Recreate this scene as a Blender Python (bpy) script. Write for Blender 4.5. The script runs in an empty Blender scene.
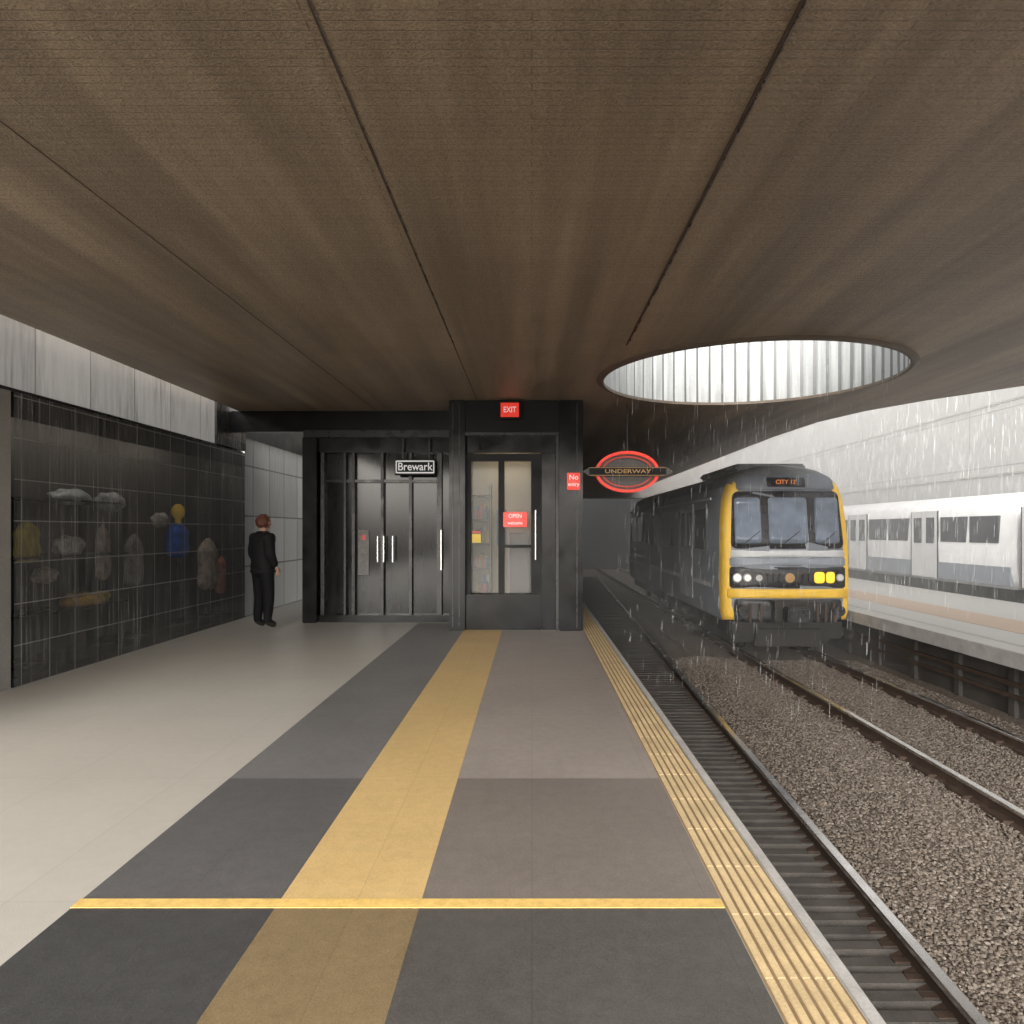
import bpy, bmesh, math, random
from mathutils import Vector, Matrix
random.seed(7)
S=bpy.context.scene
COL=S.collection
H=1.55; F=700.0
# ---------------------------------------------------------------- materials
def newmat(name):
    m=bpy.data.materials.new(name); m.use_nodes=True
    nt=m.node_tree; b=nt.nodes['Principled BSDF']
    return m,nt,b
def L(nt,a,b): nt.links.new(a,b)
def mixc(nt,fac,a,b,mode='MIX'):
    n=nt.nodes.new('ShaderNodeMix'); n.data_type='RGBA'; n.blend_type=mode
    for i,v in ((0,fac),(6,a),(7,b)):
        if hasattr(v,'is_linked'): L(nt,v,n.inputs[i])
        else: n.inputs[i].default_value = v if i==0 else (tuple(v)+(1,))[:4]
    return n.outputs[2]
def mth(nt,op,a,b=0.0):
    n=nt.nodes.new('ShaderNodeMath'); n.operation=op
    for i,v in ((0,a),(1,b)):
        if hasattr(v,'is_linked'): L(nt,v,n.inputs[i])
        else: n.inputs[i].default_value=v
    return n.outputs[0]
def coords(nt,scale=(1,1,1)):
    g=nt.nodes.new('ShaderNodeNewGeometry')
    m=nt.nodes.new('ShaderNodeMapping'); m.inputs['Scale'].default_value=scale
    L(nt,g.outputs['Position'],m.inputs['Vector']); return m.outputs[0]
def noise(nt,vec,scale,detail=4,rough=.55):
    n=nt.nodes.new('ShaderNodeTexNoise'); n.inputs['Scale'].default_value=scale
    n.inputs['Detail'].default_value=detail; n.inputs['Roughness'].default_value=rough
    L(nt,vec,n.inputs['Vector']); return n.outputs['Fac']
def ramp(nt,fac,stops):
    r=nt.nodes.new('ShaderNodeValToRGB'); e=r.color_ramp.elements
    while len(e)<len(stops): e.new(.5)
    for i,(p,c) in enumerate(stops):
        e[i].position=p; e[i].color=(c,c,c,1) if not hasattr(c,'__len__') else tuple(c)+(1,)
    L(nt,fac,r.inputs[0]); return r.outputs[0]
def bump(nt,b,h,strength=.3,dist=.01):
    n=nt.nodes.new('ShaderNodeBump'); n.inputs['Strength'].default_value=strength; n.inputs['Distance'].default_value=dist
    L(nt,h,n.inputs['Height']); L(nt,n.outputs[0],b.inputs['Normal'])
def mat(name,c,rough=.5,metal=0,var=.25,scale=6,fine=90,bmp=.1,stretch=(1,1,1),emit=None,es=0,spec=.5):
    m,nt,b=newmat(name)
    v=coords(nt,stretch)
    n1=noise(nt,v,scale,4); n2=noise(nt,v,fine,1)
    f=mth(nt,'ADD',mth(nt,'MULTIPLY',n1,.65),mth(nt,'MULTIPLY',n2,.35))
    col=ramp(nt,f,[(.3,[x*(1-var) for x in c]),(.7,[min(1,x*(1+var)) for x in c])])
    L(nt,col,b.inputs['Base Color'])
    L(nt,ramp(nt,n1,[(.3,max(0,rough-.08)),(.7,min(1,rough+.1))]),b.inputs['Roughness'])
    b.inputs['Metallic'].default_value=metal; b.inputs['Specular IOR Level'].default_value=spec
    if bmp>=.3: bump(nt,b,n2,bmp,.004)
    if emit: b.inputs['Emission Color'].default_value=tuple(emit)+(1,); b.inputs['Emission Strength'].default_value=es
    return m
M={}
def floor_mat(name,c,var=.14,rough=.45,tile=1.46):
    m,nt,b=newmat(name); v=coords(nt)
    n1=noise(nt,v,1.3,4); n2=noise(nt,v,150,1); n3=noise(nt,v,14,3)
    f=mth(nt,'ADD',mth(nt,'ADD',mth(nt,'MULTIPLY',n1,.3),mth(nt,'MULTIPLY',n2,.45)),mth(nt,'MULTIPLY',n3,.25))
    col=ramp(nt,f,[(.33,[x*(1-var) for x in c]),(.67,[x*(1+var) for x in c])])
    br=nt.nodes.new('ShaderNodeTexBrick'); br.offset=0
    br.inputs['Color1'].default_value=(1,1,1,1); br.inputs['Color2'].default_value=(.95,.95,.95,1); br.inputs['Mortar'].default_value=(.84,.84,.84,1)
    br.inputs['Scale'].default_value=1; br.inputs['Mortar Size'].default_value=.003; br.inputs['Brick Width'].default_value=tile/2; br.inputs['Row Height'].default_value=tile
    L(nt,v,br.inputs['Vector'])
    L(nt,mixc(nt,1.0,col,br.outputs[0],'MULTIPLY'),b.inputs['Base Color'])
    b.inputs['Roughness'].default_value=rough
    bump(nt,b,n2,.2,.003); return m
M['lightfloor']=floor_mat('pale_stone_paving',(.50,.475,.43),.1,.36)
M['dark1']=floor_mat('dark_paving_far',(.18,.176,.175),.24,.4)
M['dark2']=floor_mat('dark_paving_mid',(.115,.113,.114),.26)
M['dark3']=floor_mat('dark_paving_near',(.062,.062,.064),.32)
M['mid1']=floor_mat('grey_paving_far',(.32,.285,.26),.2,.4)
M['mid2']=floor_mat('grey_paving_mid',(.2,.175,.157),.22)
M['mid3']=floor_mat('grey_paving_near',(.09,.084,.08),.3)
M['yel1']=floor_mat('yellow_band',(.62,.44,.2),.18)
M['yel3']=floor_mat('yellow_band_brown',(.22,.163,.09),.26)  # browner, darker yellow for the stretch before the cross line
M['line']=mat('yellow_line_paint',(.78,.53,.17),.5,var=.2,scale=20)
M['tact']=mat('tactile_tan',(.64,.49,.28),.55,var=.25,scale=5)
M['tactd']=mat('tactile_base',(.27,.19,.11),.6,var=.25,scale=3)
M['coping']=mat('coping_white',(.45,.44,.43),.5,var=.25)
M['conc']=mat('concrete',(.33,.32,.305),.8,var=.2,scale=1.2,fine=40,bmp=.3)
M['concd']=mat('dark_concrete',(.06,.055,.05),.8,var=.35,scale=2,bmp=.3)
M['black']=mat('black_gloss_metal',(.011,.011,.012),.17,var=.4,scale=3,spec=.25)
M['blackm']=mat('black_matte',(.01,.01,.011),.5,var=.3,scale=3,spec=.25)
M['trim']=mat('dark_trim',(.03,.03,.032),.3,.0,var=.3,spec=.4)
M['steel']=mat('steel',(.42,.42,.42),.28,1,var=.2)
M['railtop']=mat('rail_head',(.66,.64,.62),.22,1,var=.15,scale=3)
M['rust']=mat('rail_web',(.075,.05,.038),.7,.2,var=.4,scale=9,bmp=.3)
M['sleeper']=mat('sleeper',(.085,.077,.07),.7,var=.45,scale=6,bmp=.4)
def blackglass():
    m,nt,b=newmat('dark_shop_glass'); v=coords(nt,(3,3,.5))
    n=noise(nt,v,1.6,5); L(nt,ramp(nt,n,[(.45,(.006,.006,.007)),(.8,(.03,.03,.029))]),b.inputs['Base Color'])
    b.inputs['Roughness'].default_value=.1; b.inputs['Specular IOR Level'].default_value=.3; return m
M['glass']=blackglass()
m,nt,b=newmat('clear_glass'); b.inputs['Base Color'].default_value=(.6,.62,.6,1); b.inputs['Roughness'].default_value=.05; b.inputs['Alpha'].default_value=.16; M['clear']=m
def wallmat(name,c1,c2,w,h,rough,streak,mortar,swap='Y',transl=0,samt=1.0,msize=.006,see=0,sscale=14):
    m,nt,b=newmat(name)
    g=nt.nodes.new('ShaderNodeNewGeometry'); sp=nt.nodes.new('ShaderNodeSeparateXYZ'); L(nt,g.outputs['Position'],sp.inputs[0])
    cb=nt.nodes.new('ShaderNodeCombineXYZ'); L(nt,sp.outputs[swap],cb.inputs[0]); L(nt,sp.outputs['Z'],cb.inputs[1])
    br=nt.nodes.new('ShaderNodeTexBrick'); br.offset=0
    br.inputs['Color1'].default_value=tuple(c1)+(1,); br.inputs['Color2'].default_value=tuple(c2)+(1,); br.inputs['Mortar'].default_value=tuple(mortar)+(1,)
    br.inputs['Scale'].default_value=1; br.inputs['Mortar Size'].default_value=msize; br.inputs['Brick Width'].default_value=w; br.inputs['Row Height'].default_value=h
    L(nt,cb.outputs[0],br.inputs['Vector'])
    v=coords(nt,(sscale,sscale,.9)); n=noise(nt,v,1.5,5,.65); v2=coords(nt); n2=noise(nt,v2,.9,4)
    f=mth(nt,'MULTIPLY',ramp(nt,n,[(.45,0),(.8,samt)]),ramp(nt,n2,[(.35,.2),(.7,1)]))
    col=mixc(nt,f,br.outputs[0],streak)
    L(nt,col,b.inputs['Base Color'])
    L(nt,ramp(nt,n,[(.3,rough),(.75,rough+.2)]),b.inputs['Roughness'])
    ad=mth(nt,'ADD',mth(nt,'MULTIPLY',br.outputs['Fac'],-1),mth(nt,'MULTIPLY',n,.25))
    bump(nt,b,ad,.3,.005)
    if transl:
        t=nt.nodes.new('ShaderNodeBsdfTranslucent'); L(nt,col,t.inputs[0]); mx=nt.nodes.new('ShaderNodeMixShader'); mx.inputs[0].default_value=transl
        L(nt,b.outputs[0],mx.inputs[1]); L(nt,t.outputs[0],mx.inputs[2]); L(nt,mx.outputs[0],nt.nodes['Material Output'].inputs[0])
    if see:
        b.inputs['Specular IOR Level'].default_value=.9
        al=mth(nt,'ADD',mth(nt,'MULTIPLY',f,.5),1-see); al=mth(nt,'MAXIMUM',al,br.outputs['Fac']); L(nt,mth(nt,'MINIMUM',al,1.0),b.inputs['Alpha'])
    return m
M['tile']=wallmat('wet_hazed_glass_tile',(.1,.1,.1),(.14,.14,.139),.41,.41,.1,(.6,.6,.6),(.26,.26,.26),samt=.95,see=.5,sscale=26)  # wet streaks plus hazy reflection painted into the tile colour
M['tilebk']=wallmat('display_back',(.03,.03,.032),(.045,.045,.046),.62,.62,.4,(.08,.08,.08),(.06,.06,.06),samt=.4)
M['clere']=wallmat('streaked_frosted_panel',(.52,.52,.515),(.42,.42,.42),.9,1.4,.16,(.07,.07,.07),(.14,.14,.14),'Y',.28,1)
M['glasswall']=wallmat('frosted_glass_panel',(.3,.31,.31),(.22,.23,.23),.8,.9,.1,(.5,.5,.5),(.1,.1,.1),'Y',.3,.6,.015)
M['bigwall']=wallmat('pale_concrete_cladding',(.46,.465,.46),(.41,.415,.41),4.0,1.8,.6,(.55,.55,.55),(.2,.2,.2),msize=.02)
M['tilex']=wallmat('wet_black_tile_x',(.03,.03,.032),(.05,.05,.052),.62,.62,.15,(.2,.2,.2),(.07,.07,.07),'X')
def ceil():
    m,nt,b=newmat('ribbed_brown_soffit')
    g=nt.nodes.new('ShaderNodeNewGeometry'); sp=nt.nodes.new('ShaderNodeSeparateXYZ'); L(nt,g.outputs['Position'],sp.inputs[0])
    cb=nt.nodes.new('ShaderNodeCombineXYZ'); L(nt,sp.outputs['X'],cb.inputs[0]); L(nt,sp.outputs['Y'],cb.inputs[1])
    br=nt.nodes.new('ShaderNodeTexBrick'); br.offset=.37
    br.inputs['Color1'].default_value=(.34,.26,.182,1); br.inputs['Color2'].default_value=(.3,.229,.16,1); br.inputs['Mortar'].default_value=(.21,.16,.112,1)
    br.inputs['Scale'].default_value=1; br.inputs['Mortar Size'].default_value=.004; br.inputs['Mortar Smooth'].default_value=1
    br.inputs['Brick Width'].default_value=2.4; br.inputs['Row Height'].default_value=.055
    L(nt,cb.outputs[0],br.inputs['Vector'])
    v=coords(nt,(1.2,.35,1)); n=noise(nt,v,1.1,5,.6)
    v2=coords(nt,(24,26,1)); n2=noise(nt,v2,3,3)
    v3=coords(nt,(3.2,.12,1)); n3=noise(nt,v3,1,3)
    col=mixc(nt,1.0,br.outputs[0],ramp(nt,n,[(.3,(.65,.65,.65)),(.7,(1.22,1.2,1.16))]),'MULTIPLY')
    col=mixc(nt,.45,col,ramp(nt,n2,[(.3,(.12,.09,.064)),(.7,(.46,.36,.26))]))
    col=mixc(nt,1.0,col,ramp(nt,n3,[(.35,(.72,.72,.72)),(.65,(1.2,1.2,1.2))]),'MULTIPLY')
    L(nt,col,b.inputs['Base Color'])
    b.inputs['Roughness'].default_value=.4
    h=mth(nt,'ADD',mth(nt,'MULTIPLY',br.outputs['Fac'],-.6),mth(nt,'MULTIPLY',n2,1.0))
    bump(nt,b,h,.8,.02); return m
M['ceil']=ceil()
def gravel():
    m,nt,b=newmat('ballast_gravel'); v=coords(nt)
    vo=nt.nodes.new('ShaderNodeTexVoronoi'); vo.inputs['Scale'].default_value=48; L(nt,v,vo.inputs['Vector'])
    sp=nt.nodes.new('ShaderNodeSeparateColor'); L(nt,vo.outputs['Color'],sp.inputs[0])
    n=noise(nt,v,.8,5)
    c=ramp(nt,sp.outputs[0],[(0,(.12,.097,.08)),(.6,(.185,.155,.128)),(1,(.26,.225,.195))])
    c=mixc(nt,1.0,c,ramp(nt,n,[(.3,(.75,.75,.75)),(.7,(1.15,1.1,1.05))]),'MULTIPLY')
    L(nt,c,b.inputs['Base Color']); b.inputs['Roughness'].default_value=.75
    bump(nt,b,mth(nt,'MULTIPLY',vo.outputs['Distance'],-1),.9,.022); return m
M['gravel']=gravel()
def stone():
    m,nt,b=newmat('ballast_stone')
    g=nt.nodes.new('ShaderNodeNewGeometry')
    L(nt,ramp(nt,g.outputs['Random Per Island'],[(0,(.12,.097,.08)),(.6,(.19,.158,.13)),(1,(.27,.235,.205))]),b.inputs['Base Color'])
    b.inputs['Roughness'].default_value=.75; return m
M['stone']=stone()
M['corr']=mat('white_ribbed_well',(.42,.44,.445),.4,var=.35,scale=3,stretch=(4,4,.3))
M['corrd']=mat('grey_rib',(.15,.158,.165),.4,var=.15)
M['tbody']=mat('train_slate_paint',(.28,.31,.36),.38,0,var=.15,scale=2,stretch=(1,1,.4))
M['tface']=mat('train_face_paint',(.19,.21,.245),.38,0,var=.15,scale=2)
M['troof']=mat('train_roof_paint',(.2,.21,.22),.5,var=.25)
M['tyel']=mat('train_yellow_paint',(.85,.53,.06),.4,var=.15,scale=4)
M['twhite']=mat('train_pale_band',(.62,.64,.66),.35,var=.12)
M['tblack']=mat('train_black',(.025,.025,.028),.3,var=.3)
M['tunder']=mat('train_underframe',(.02,.018,.016),.7,var=.4,scale=10,bmp=.4)
M['twin']=mat('train_window',(.2,.24,.31),.06,var=.35,scale=1.3,fine=5,bmp=0)
M['sidewin']=mat('side_window',(.05,.055,.063),.07,var=.3,scale=1,bmp=0)
M['lampw']=mat('lamp_white',(.8,.8,.75),.2,emit=(1,.95,.8),es=.5,var=.05)
M['lampy']=mat('lamp_yellow',(.9,.65,.05),.2,emit=(1,.62,.04),es=.7,var=.05)
M['wtrain']=mat('white_train_paint',(.66,.67,.68),.35,var=.12,scale=2)
M['wtlow']=mat('train_grey_skirt',(.27,.3,.34),.4,var=.12)
M['red']=mat('sign_red_lit',(.6,.03,.02),.3,emit=(1,.05,.025),es=.5,var=.1)
M['ringred']=mat('roundel_red',(.6,.045,.03),.35,emit=(1,.05,.025),es=.5,var=.3,scale=15)
M['redd']=mat('sign_red',(.5,.05,.035),.35,emit=(1,.08,.05),es=.12,var=.15)
M['white']=mat('sign_white_lit',(.8,.8,.8),.4,emit=(1,1,1),es=.25,var=.03)
M['signgrey']=mat('sign_grey',(.1,.09,.085),.4,var=.3)
M['gold']=mat('sign_gold',(.42,.26,.11),.35,.3,var=.15)
M['skin']=mat('skin',(.5,.3,.22),.5,var=.1)
M['hair']=mat('auburn_hair',(.13,.045,.028),.6,var=.5,scale=30,stretch=(3,3,.6))
M['jacket']=mat('black_jacket',(.014,.014,.016),.75,var=.4,scale=14,bmp=.5,spec=.25)
M['trous']=mat('black_trousers',(.01,.01,.012),.8,var=.4,scale=14,bmp=.5,spec=.25)
M['shoe']=mat('shoe',(.03,.025,.02),.45)
M['lining']=mat('kiosk_lining',(.45,.4,.3),.6,var=.3,scale=2)
M['tube']=mat('kiosk_lamp',(.9,.9,.8),.5,emit=(1,.8,.5),es=12,var=0)
M['tube2']=mat('added_display_lamp',(.9,.9,.8),.5,emit=(1,.88,.7),es=26,var=0)  # glow for the tubes added to light the display
# ---------------------------------------------------------------- geometry helpers
def empty(name,loc=(0,0,0)):
    e=bpy.data.objects.new(name,None); e.location=loc; COL.objects.link(e); return e
def link(name,me,m=None,parent=None,smooth=False):
    o=bpy.data.objects.new(name,me); COL.objects.link(o)
    if m is not None:
        for mm in (m if isinstance(m,list) else [m]): me.materials.append(mm)
    if smooth:
        for p in me.polygons: p.use_smooth=True
    if parent:
        o.parent=parent; o.matrix_parent_inverse=Matrix.Translation(-Vector(parent.location))
    return o
def box(name,x0,x1,y0,y1,z0,z1,m,parent=None,bev=0):
    bm=bmesh.new(); bmesh.ops.create_cube(bm,size=1)
    for v in bm.verts:
        v.co=Vector(((x0+x1)/2+v.co.x*(x1-x0),(y0+y1)/2+v.co.y*(y1-y0),(z0+z1)/2+v.co.z*(z1-z0)))
    if bev: bmesh.ops.bevel(bm,geom=bm.edges[:],offset=bev,segments=2,affect='EDGES')
    me=bpy.data.meshes.new(name); bm.to_mesh(me); bm.free()
    return link(name,me,m,parent)
def boxes(name,lst,m,parent=None):
    V=[];Fc=[]
    for (x0,x1,y0,y1,z0,z1) in lst:
        k=len(V); V+=[(x0,y0,z0),(x1,y0,z0),(x1,y1,z0),(x0,y1,z0),(x0,y0,z1),(x1,y0,z1),(x1,y1,z1),(x0,y1,z1)]
        Fc+=[(k,k+3,k+2,k+1),(k+4,k+5,k+6,k+7),(k,k+1,k+5,k+4),(k+1,k+2,k+6,k+5),(k+2,k+3,k+7,k+6),(k+3,k,k+4,k+7)]
    me=bpy.data.meshes.new(name); me.from_pydata(V,[],Fc); return link(name,me,m,parent)
def wallsheet(name,x,y0,y1,z0,z1,m,parent):
    me=bpy.data.meshes.new(name); me.from_pydata([(x,y0,z0),(x,y1,z0),(x,y1,z1),(x,y0,z1)],[],[(0,1,2,3)]); return link(name,me,m,parent)
def cyl(name,p,r,d,axis,m,parent=None,seg=24):
    bm=bmesh.new(); bmesh.ops.create_cone(bm,cap_ends=True,segments=seg,radius1=r,radius2=r,depth=d)
    rot={'Z':Matrix(),'Y':Matrix.Rotation(math.pi/2,4,'X'),'X':Matrix.Rotation(math.pi/2,4,'Y')}[axis]
    bmesh.ops.transform(bm,matrix=Matrix.Translation(p)@rot,verts=bm.verts)
    me=bpy.data.meshes.new(name); bm.to_mesh(me); bm.free(); return link(name,me,m,parent)
def text(name,s,loc,size,m,parent,sx=1,rotz=0):
    c=bpy.data.curves.new(name,'FONT'); c.body=s; c.size=size; c.align_x='CENTER'; c.align_y='CENTER'; c.extrude=.003; c.offset=size*.012
    c.materials.append(m); o=bpy.data.objects.new(name,c); COL.objects.link(o)
    o.location=Vector(loc)-Vector(parent.location); o.rotation_euler=(math.pi/2,0,rotz); o.scale=(sx,1,1); o.parent=parent
    return o
# ---------------------------------------------------------------- ground
me=bpy.data.meshes.new('ground'); me.from_pydata([(-300,-100,-.92),(300,-100,-.92),(300,700,-.92),(-300,700,-.92)],[],[(0,1,2,3)])
link('ground',me,M['gravel'])
import numpy as np
rng=np.random.default_rng(3)
ico=bmesh.new(); bmesh.ops.create_icosphere(ico,subdivisions=1,radius=1)
iv=np.array([v.co[:] for v in ico.verts]); ifc=np.array([[v.index for v in f.verts] for f in ico.faces]); ico.free()
n=100000
yy=2.2+ (rng.random(n)**1.7)*11
xx=1.7+rng.random(n)*4.4
keep=(xx>2.11+.036*(yy-3.26)+.1)&(xx<yy*.75+.4)
xx=xx[keep]; yy=yy[keep]; n=len(xx)
zz=-.914+rng.random(n)*.014+ .09*np.clip(1-np.abs(xx-3.1)/.9,0,1)
sz=.006+rng.random(n)*.008
th=rng.random(n)*6.28
jit=1+ (rng.random((n,len(iv),1))-.5)*.6
pts=iv[None]*jit*sz[:,None,None]*np.stack([1+rng.random(n)*.6,np.ones(n),.7*np.ones(n)],1)[:,None,:]
c,s_=np.cos(th)[:,None],np.sin(th)[:,None]
X=pts[...,0]*c-pts[...,1]*s_; Y=pts[...,0]*s_+pts[...,1]*c
pts=np.stack([X+xx[:,None],Y+yy[:,None],pts[...,2]+zz[:,None]],-1).reshape(-1,3)
fc=(ifc[None]+(np.arange(n)*len(iv))[:,None,None]).reshape(-1,3)
me=bpy.data.meshes.new('ballast_stones'); me.from_pydata(pts.tolist(),[],fc.tolist()); link('ballast_stones',me,M['stone'])
V=[];Fc=[]
ys=np.arange(-4,40,1.0)
for y in ys:
    o=.036*(y-3.26)
    V+=[(2.25+o,y,-.915),(2.6+o,y,-.87),(3.1,y,-.83),(3.5,y,-.86),(3.9,y,-.915)]
for j in range(len(ys)-1):
    for i in range(4): Fc.append((j*5+i,j*5+i+1,(j+1)*5+i+1,(j+1)*5+i))
me=bpy.data.meshes.new('ballast_shoulder'); me.from_pydata(V,[],Fc); link('ballast_shoulder',me,M['gravel'])
# ---------------------------------------------------------------- platform
pl=empty('station_platform')
box('slab',-6,1.06,-16,36,-.22,0,M['lightfloor'],pl)
box('coping',1.06,1.115,-16,36,-.22,.003,M['coping'],pl,.006)
box('riser_wall',-6,.15,-16,36,-.92,-.222,M['concd'],pl)
def sheet(name,x0,x1,y0,y1,z,m):
    box(name,x0,x1,y0,y1,z-.003,z,m,pl)
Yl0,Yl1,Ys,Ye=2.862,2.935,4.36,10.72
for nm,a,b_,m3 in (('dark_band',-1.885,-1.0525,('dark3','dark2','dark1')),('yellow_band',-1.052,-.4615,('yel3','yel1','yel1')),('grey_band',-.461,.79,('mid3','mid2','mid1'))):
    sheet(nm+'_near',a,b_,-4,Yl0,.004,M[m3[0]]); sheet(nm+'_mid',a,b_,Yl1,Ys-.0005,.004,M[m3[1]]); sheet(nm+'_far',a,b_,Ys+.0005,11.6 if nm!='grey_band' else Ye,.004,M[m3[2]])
sheet('cross_line',-1.89,.79,Yl0+.002,Yl1-.002,.006,M['line'])
box('tactile_base',.795,1.055,-4,34,.001,.005,M['tactd'],pl)
rb=[]
for i in range(6):
    x=.803+i*.0425
    y=-4
    while y<34:
        rb.append((x,x+.026,y+.004,y+.396,.005,.013)); y+=.4
boxes('tactile_ribs',rb,M['tact'],pl)
# ---------------------------------------------------------------- left wall
lw=empty('tiled_wall')
box('pale_base_end',-5.4,-5.1,3.5,6.85,0,2.91,M['conc'],lw)
wallsheet('tile_face',-5.085,6.87,12.4,0,2.91,M['tile'],lw)
box('tile_end',-5.9,-5.09,12.3,12.4,0,2.91,M['tilex'],lw)
box('tile_start',-5.9,-5.4,6.75,6.85,0,2.91,M['tilex'],lw)
box('display_back',-6.0,-5.9,6.8,12.4,0,2.91,M['tilebk'],lw)  # recess added behind the tile to hold the reflection objects
box('display_floor',-5.9,-5.09,6.87,12.3,.001,.08,M['blackm'],lw)
box('display_roof',-6.0,-5.115,3.5,12.4,2.912,2.93,M['blackm'],lw)
box('display_fascia',-5.12,-5.088,6.87,12.3,2.66,2.911,M['blackm'],lw)
boxes('added_display_lamps',[(-5.26,-5.22,y,y+1.0,2.86,2.9) for y in (7.2,9.0,10.8)],M['tube2'],lw)  # added tubes, kept out of sight, lighting the objects behind the glass
wallsheet('clerestory',-5.11,3.5,11.26,2.94,3.68,M['clere'],lw)
box('ledge',-5.112,-5.075,3.5,11.26,2.911,2.938,M['trim'],lw)
box('dark_pier',-5.4,-5.07,11.262,12.41,2.942,4.0,M['tilex'],lw)
wallsheet('glass_panel',-5.1,12.42,16.6,0,3.2,M['glasswall'],lw)
box('glass_head',-5.2,-5.08,12.42,16.6,3.203,4.4,M['blackm'],lw)
box('end_wall',-5.1,-3.9,16.6,16.9,0,4.4,M['conc'],lw)
sd_=empty('reflection_display',(-5.5,9.5,0))  # solid objects added in place of coloured reflections on the tile
def lump(name,px,py,w,h,col,kind='bag'):
    XX=-5.45; Y=-XX*F/(532-px); z=H-(py-530)/F*Y; hh=h*Y/F/2; ww=min(.34,w*Y*Y/F/5.3/2)
    bm=bmesh.new(); bmesh.ops.create_uvsphere(bm,u_segments=32,v_segments=24,radius=1)
    for v in bm.verts:
        q=v.co.copy(); t=q.z
        if kind=='reflection_coat':
            wd=(1.0 if t<.45 else 1.0-.55*(t-.45)/.55)*(.85+.15*abs(t))
            a=math.atan2(q.y,q.x); rad=math.sqrt(max(0,1-abs(t)**6))
            q=Vector((math.cos(a)*rad*wd*.55,math.sin(a)*rad*wd,t))
            q*=1+.06*math.sin(a*9+t*3)
        else: q*=1+.16*math.sin(q.x*5+px)*math.cos(q.y*6+q.z*4+py)
        v.co=Vector((XX+q.x*ww*.6,Y+q.y*ww,z+q.z*hh))
    me=bpy.data.meshes.new(name); bm.to_mesh(me); bm.free()
    link(name,me,mat(name+'_cloth',col,.6,var=.7,scale=9),sd_,True)
    return Y,z,hh,ww
def reflection_figure(px,py,w,h,col,headc=(.5,.42,.36),head=True):  # clothed figure standing in for a coloured reflection
    Y,z,hh,ww=lump('reflection_coat',px,py,w,h,col,'reflection_coat')
    if head:
        cyl('reflection_neck',(-5.45,Y,z+hh+.02),.045,.12,'Z',mat('neck',headc,.5),sd_,12)
        bm=bmesh.new(); bmesh.ops.create_uvsphere(bm,u_segments=20,v_segments=14,radius=1); bmesh.ops.transform(bm,matrix=Matrix.Translation((-5.45,Y,z+hh+.17))@Matrix.Diagonal((.1,.085,.125,1)),verts=bm.verts)
        me=bpy.data.meshes.new('reflection_head'); bm.to_mesh(me); bm.free(); link('reflection_head',me,mat('head_c',headc,.5),sd_,True)
    boxes('stand',[(-5.46,-5.44,Y-.01,Y+.01,.08,z-hh+.05),(-5.58,-5.32,Y-.13,Y+.13,.08,.1)],M['trim'],sd_)
reflection_figure(27,542,26,40,(.95,.5,.06),head=False)
reflection_figure(178,540,20,34,(.02,.14,.8),(.95,.6,.08))
reflection_figure(208,564,18,50,(.5,.42,.36),head=False)
reflection_figure(134,560,18,50,(.25,.25,.28),head=False)
reflection_figure(103,552,14,54,(.5,.42,.36),head=False)
reflection_figure(222,575,12,36,(.7,.25,.2),head=False)
lump('reflection_bag',70,497,30,16,(.5,.55,.64)); lump('reflection_bag',68,547,24,22,(.85,.8,.72)); lump('reflection_scarf',82,600,30,16,(.95,.4,.1)); lump('reflection_scarf',100,597,14,12,(.95,.55,.1)); lump('reflection_bag',110,502,22,18,(.4,.43,.46)); lump('reflection_bag',45,575,20,16,(.4,.35,.3)); lump('reflection_hat',160,520,12,14,(.4,.4,.4))  # small items standing in for blobs of reflected colour
boxes('display_shelves',[(-5.88,-5.3,7.3,9.2,z,z+.02) for z in (1.88,1.24,.62)],M['trim'],sd_)
# ---------------------------------------------------------------- roof
RZ=3.55
cx,cy,cr=2.82,9.15,1.9
bm=bmesh.new()
RY0=-.9
outer=[(-4.93,RY0),(9.5,RY0),(9.5,6),(8.2,8.0),(6.8,9.75),(6.1,10.8),(5.6,11.8),(5.3,13),(5.2,15),(5.2,36),(-3.9,36),(-3.9,12.05),(-4.93,12.05)]
def ringE(pts):
    vs=[bm.verts.new((x,y,RZ)) for x,y in pts]
    return [bm.edges.new((vs[i],vs[(i+1)%len(vs)])) for i in range(len(vs))]
es=ringE(outer)+ringE([(cx+cr*math.cos(i*math.pi/36),cy+cr*math.sin(i*math.pi/36)) for i in range(72)])
bmesh.ops.triangle_fill(bm,use_beauty=True,edges=es)
r=bmesh.ops.extrude_face_region(bm,geom=bm.faces[:])
bmesh.ops.translate(bm,vec=(0,0,.3),verts=[g for g in r['geom'] if isinstance(g,bmesh.types.BMVert)])
bmesh.ops.recalc_face_normals(bm,faces=bm.faces)
me=bpy.data.meshes.new('canopy'); bm.to_mesh(me); bm.free()
rf=empty('station_canopy'); link('soffit_slab',me,M['ceil'],rf)
boxes('soffit_joints',[(-.85,-.84,RY0,10.7,RZ-.005,RZ-.002),(1.012,1.028,RY0,7.55,RZ-.01,RZ-.002),(-2.6,-2.595,RY0,11.6,RZ-.004,RZ-.002)],M['rust'],rf)
boxes('soffit_highlight_strips',[(1.030,1.036,RY0,7.55,RZ-.011,RZ-.002),(-.838,-.835,RY0,7.55,RZ-.006,RZ-.002)],M['steel'],rf)  # thin steel strips put in as highlights along the joints
bm=bmesh.new(); k=300
def rr(i): return cr-.02+(.015 if i%5<1 else 0)
a=[bm.verts.new((cx+rr(i)*math.cos(2*math.pi*i/k),cy+rr(i)*math.sin(2*math.pi*i/k),RZ-.012)) for i in range(k)]
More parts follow.
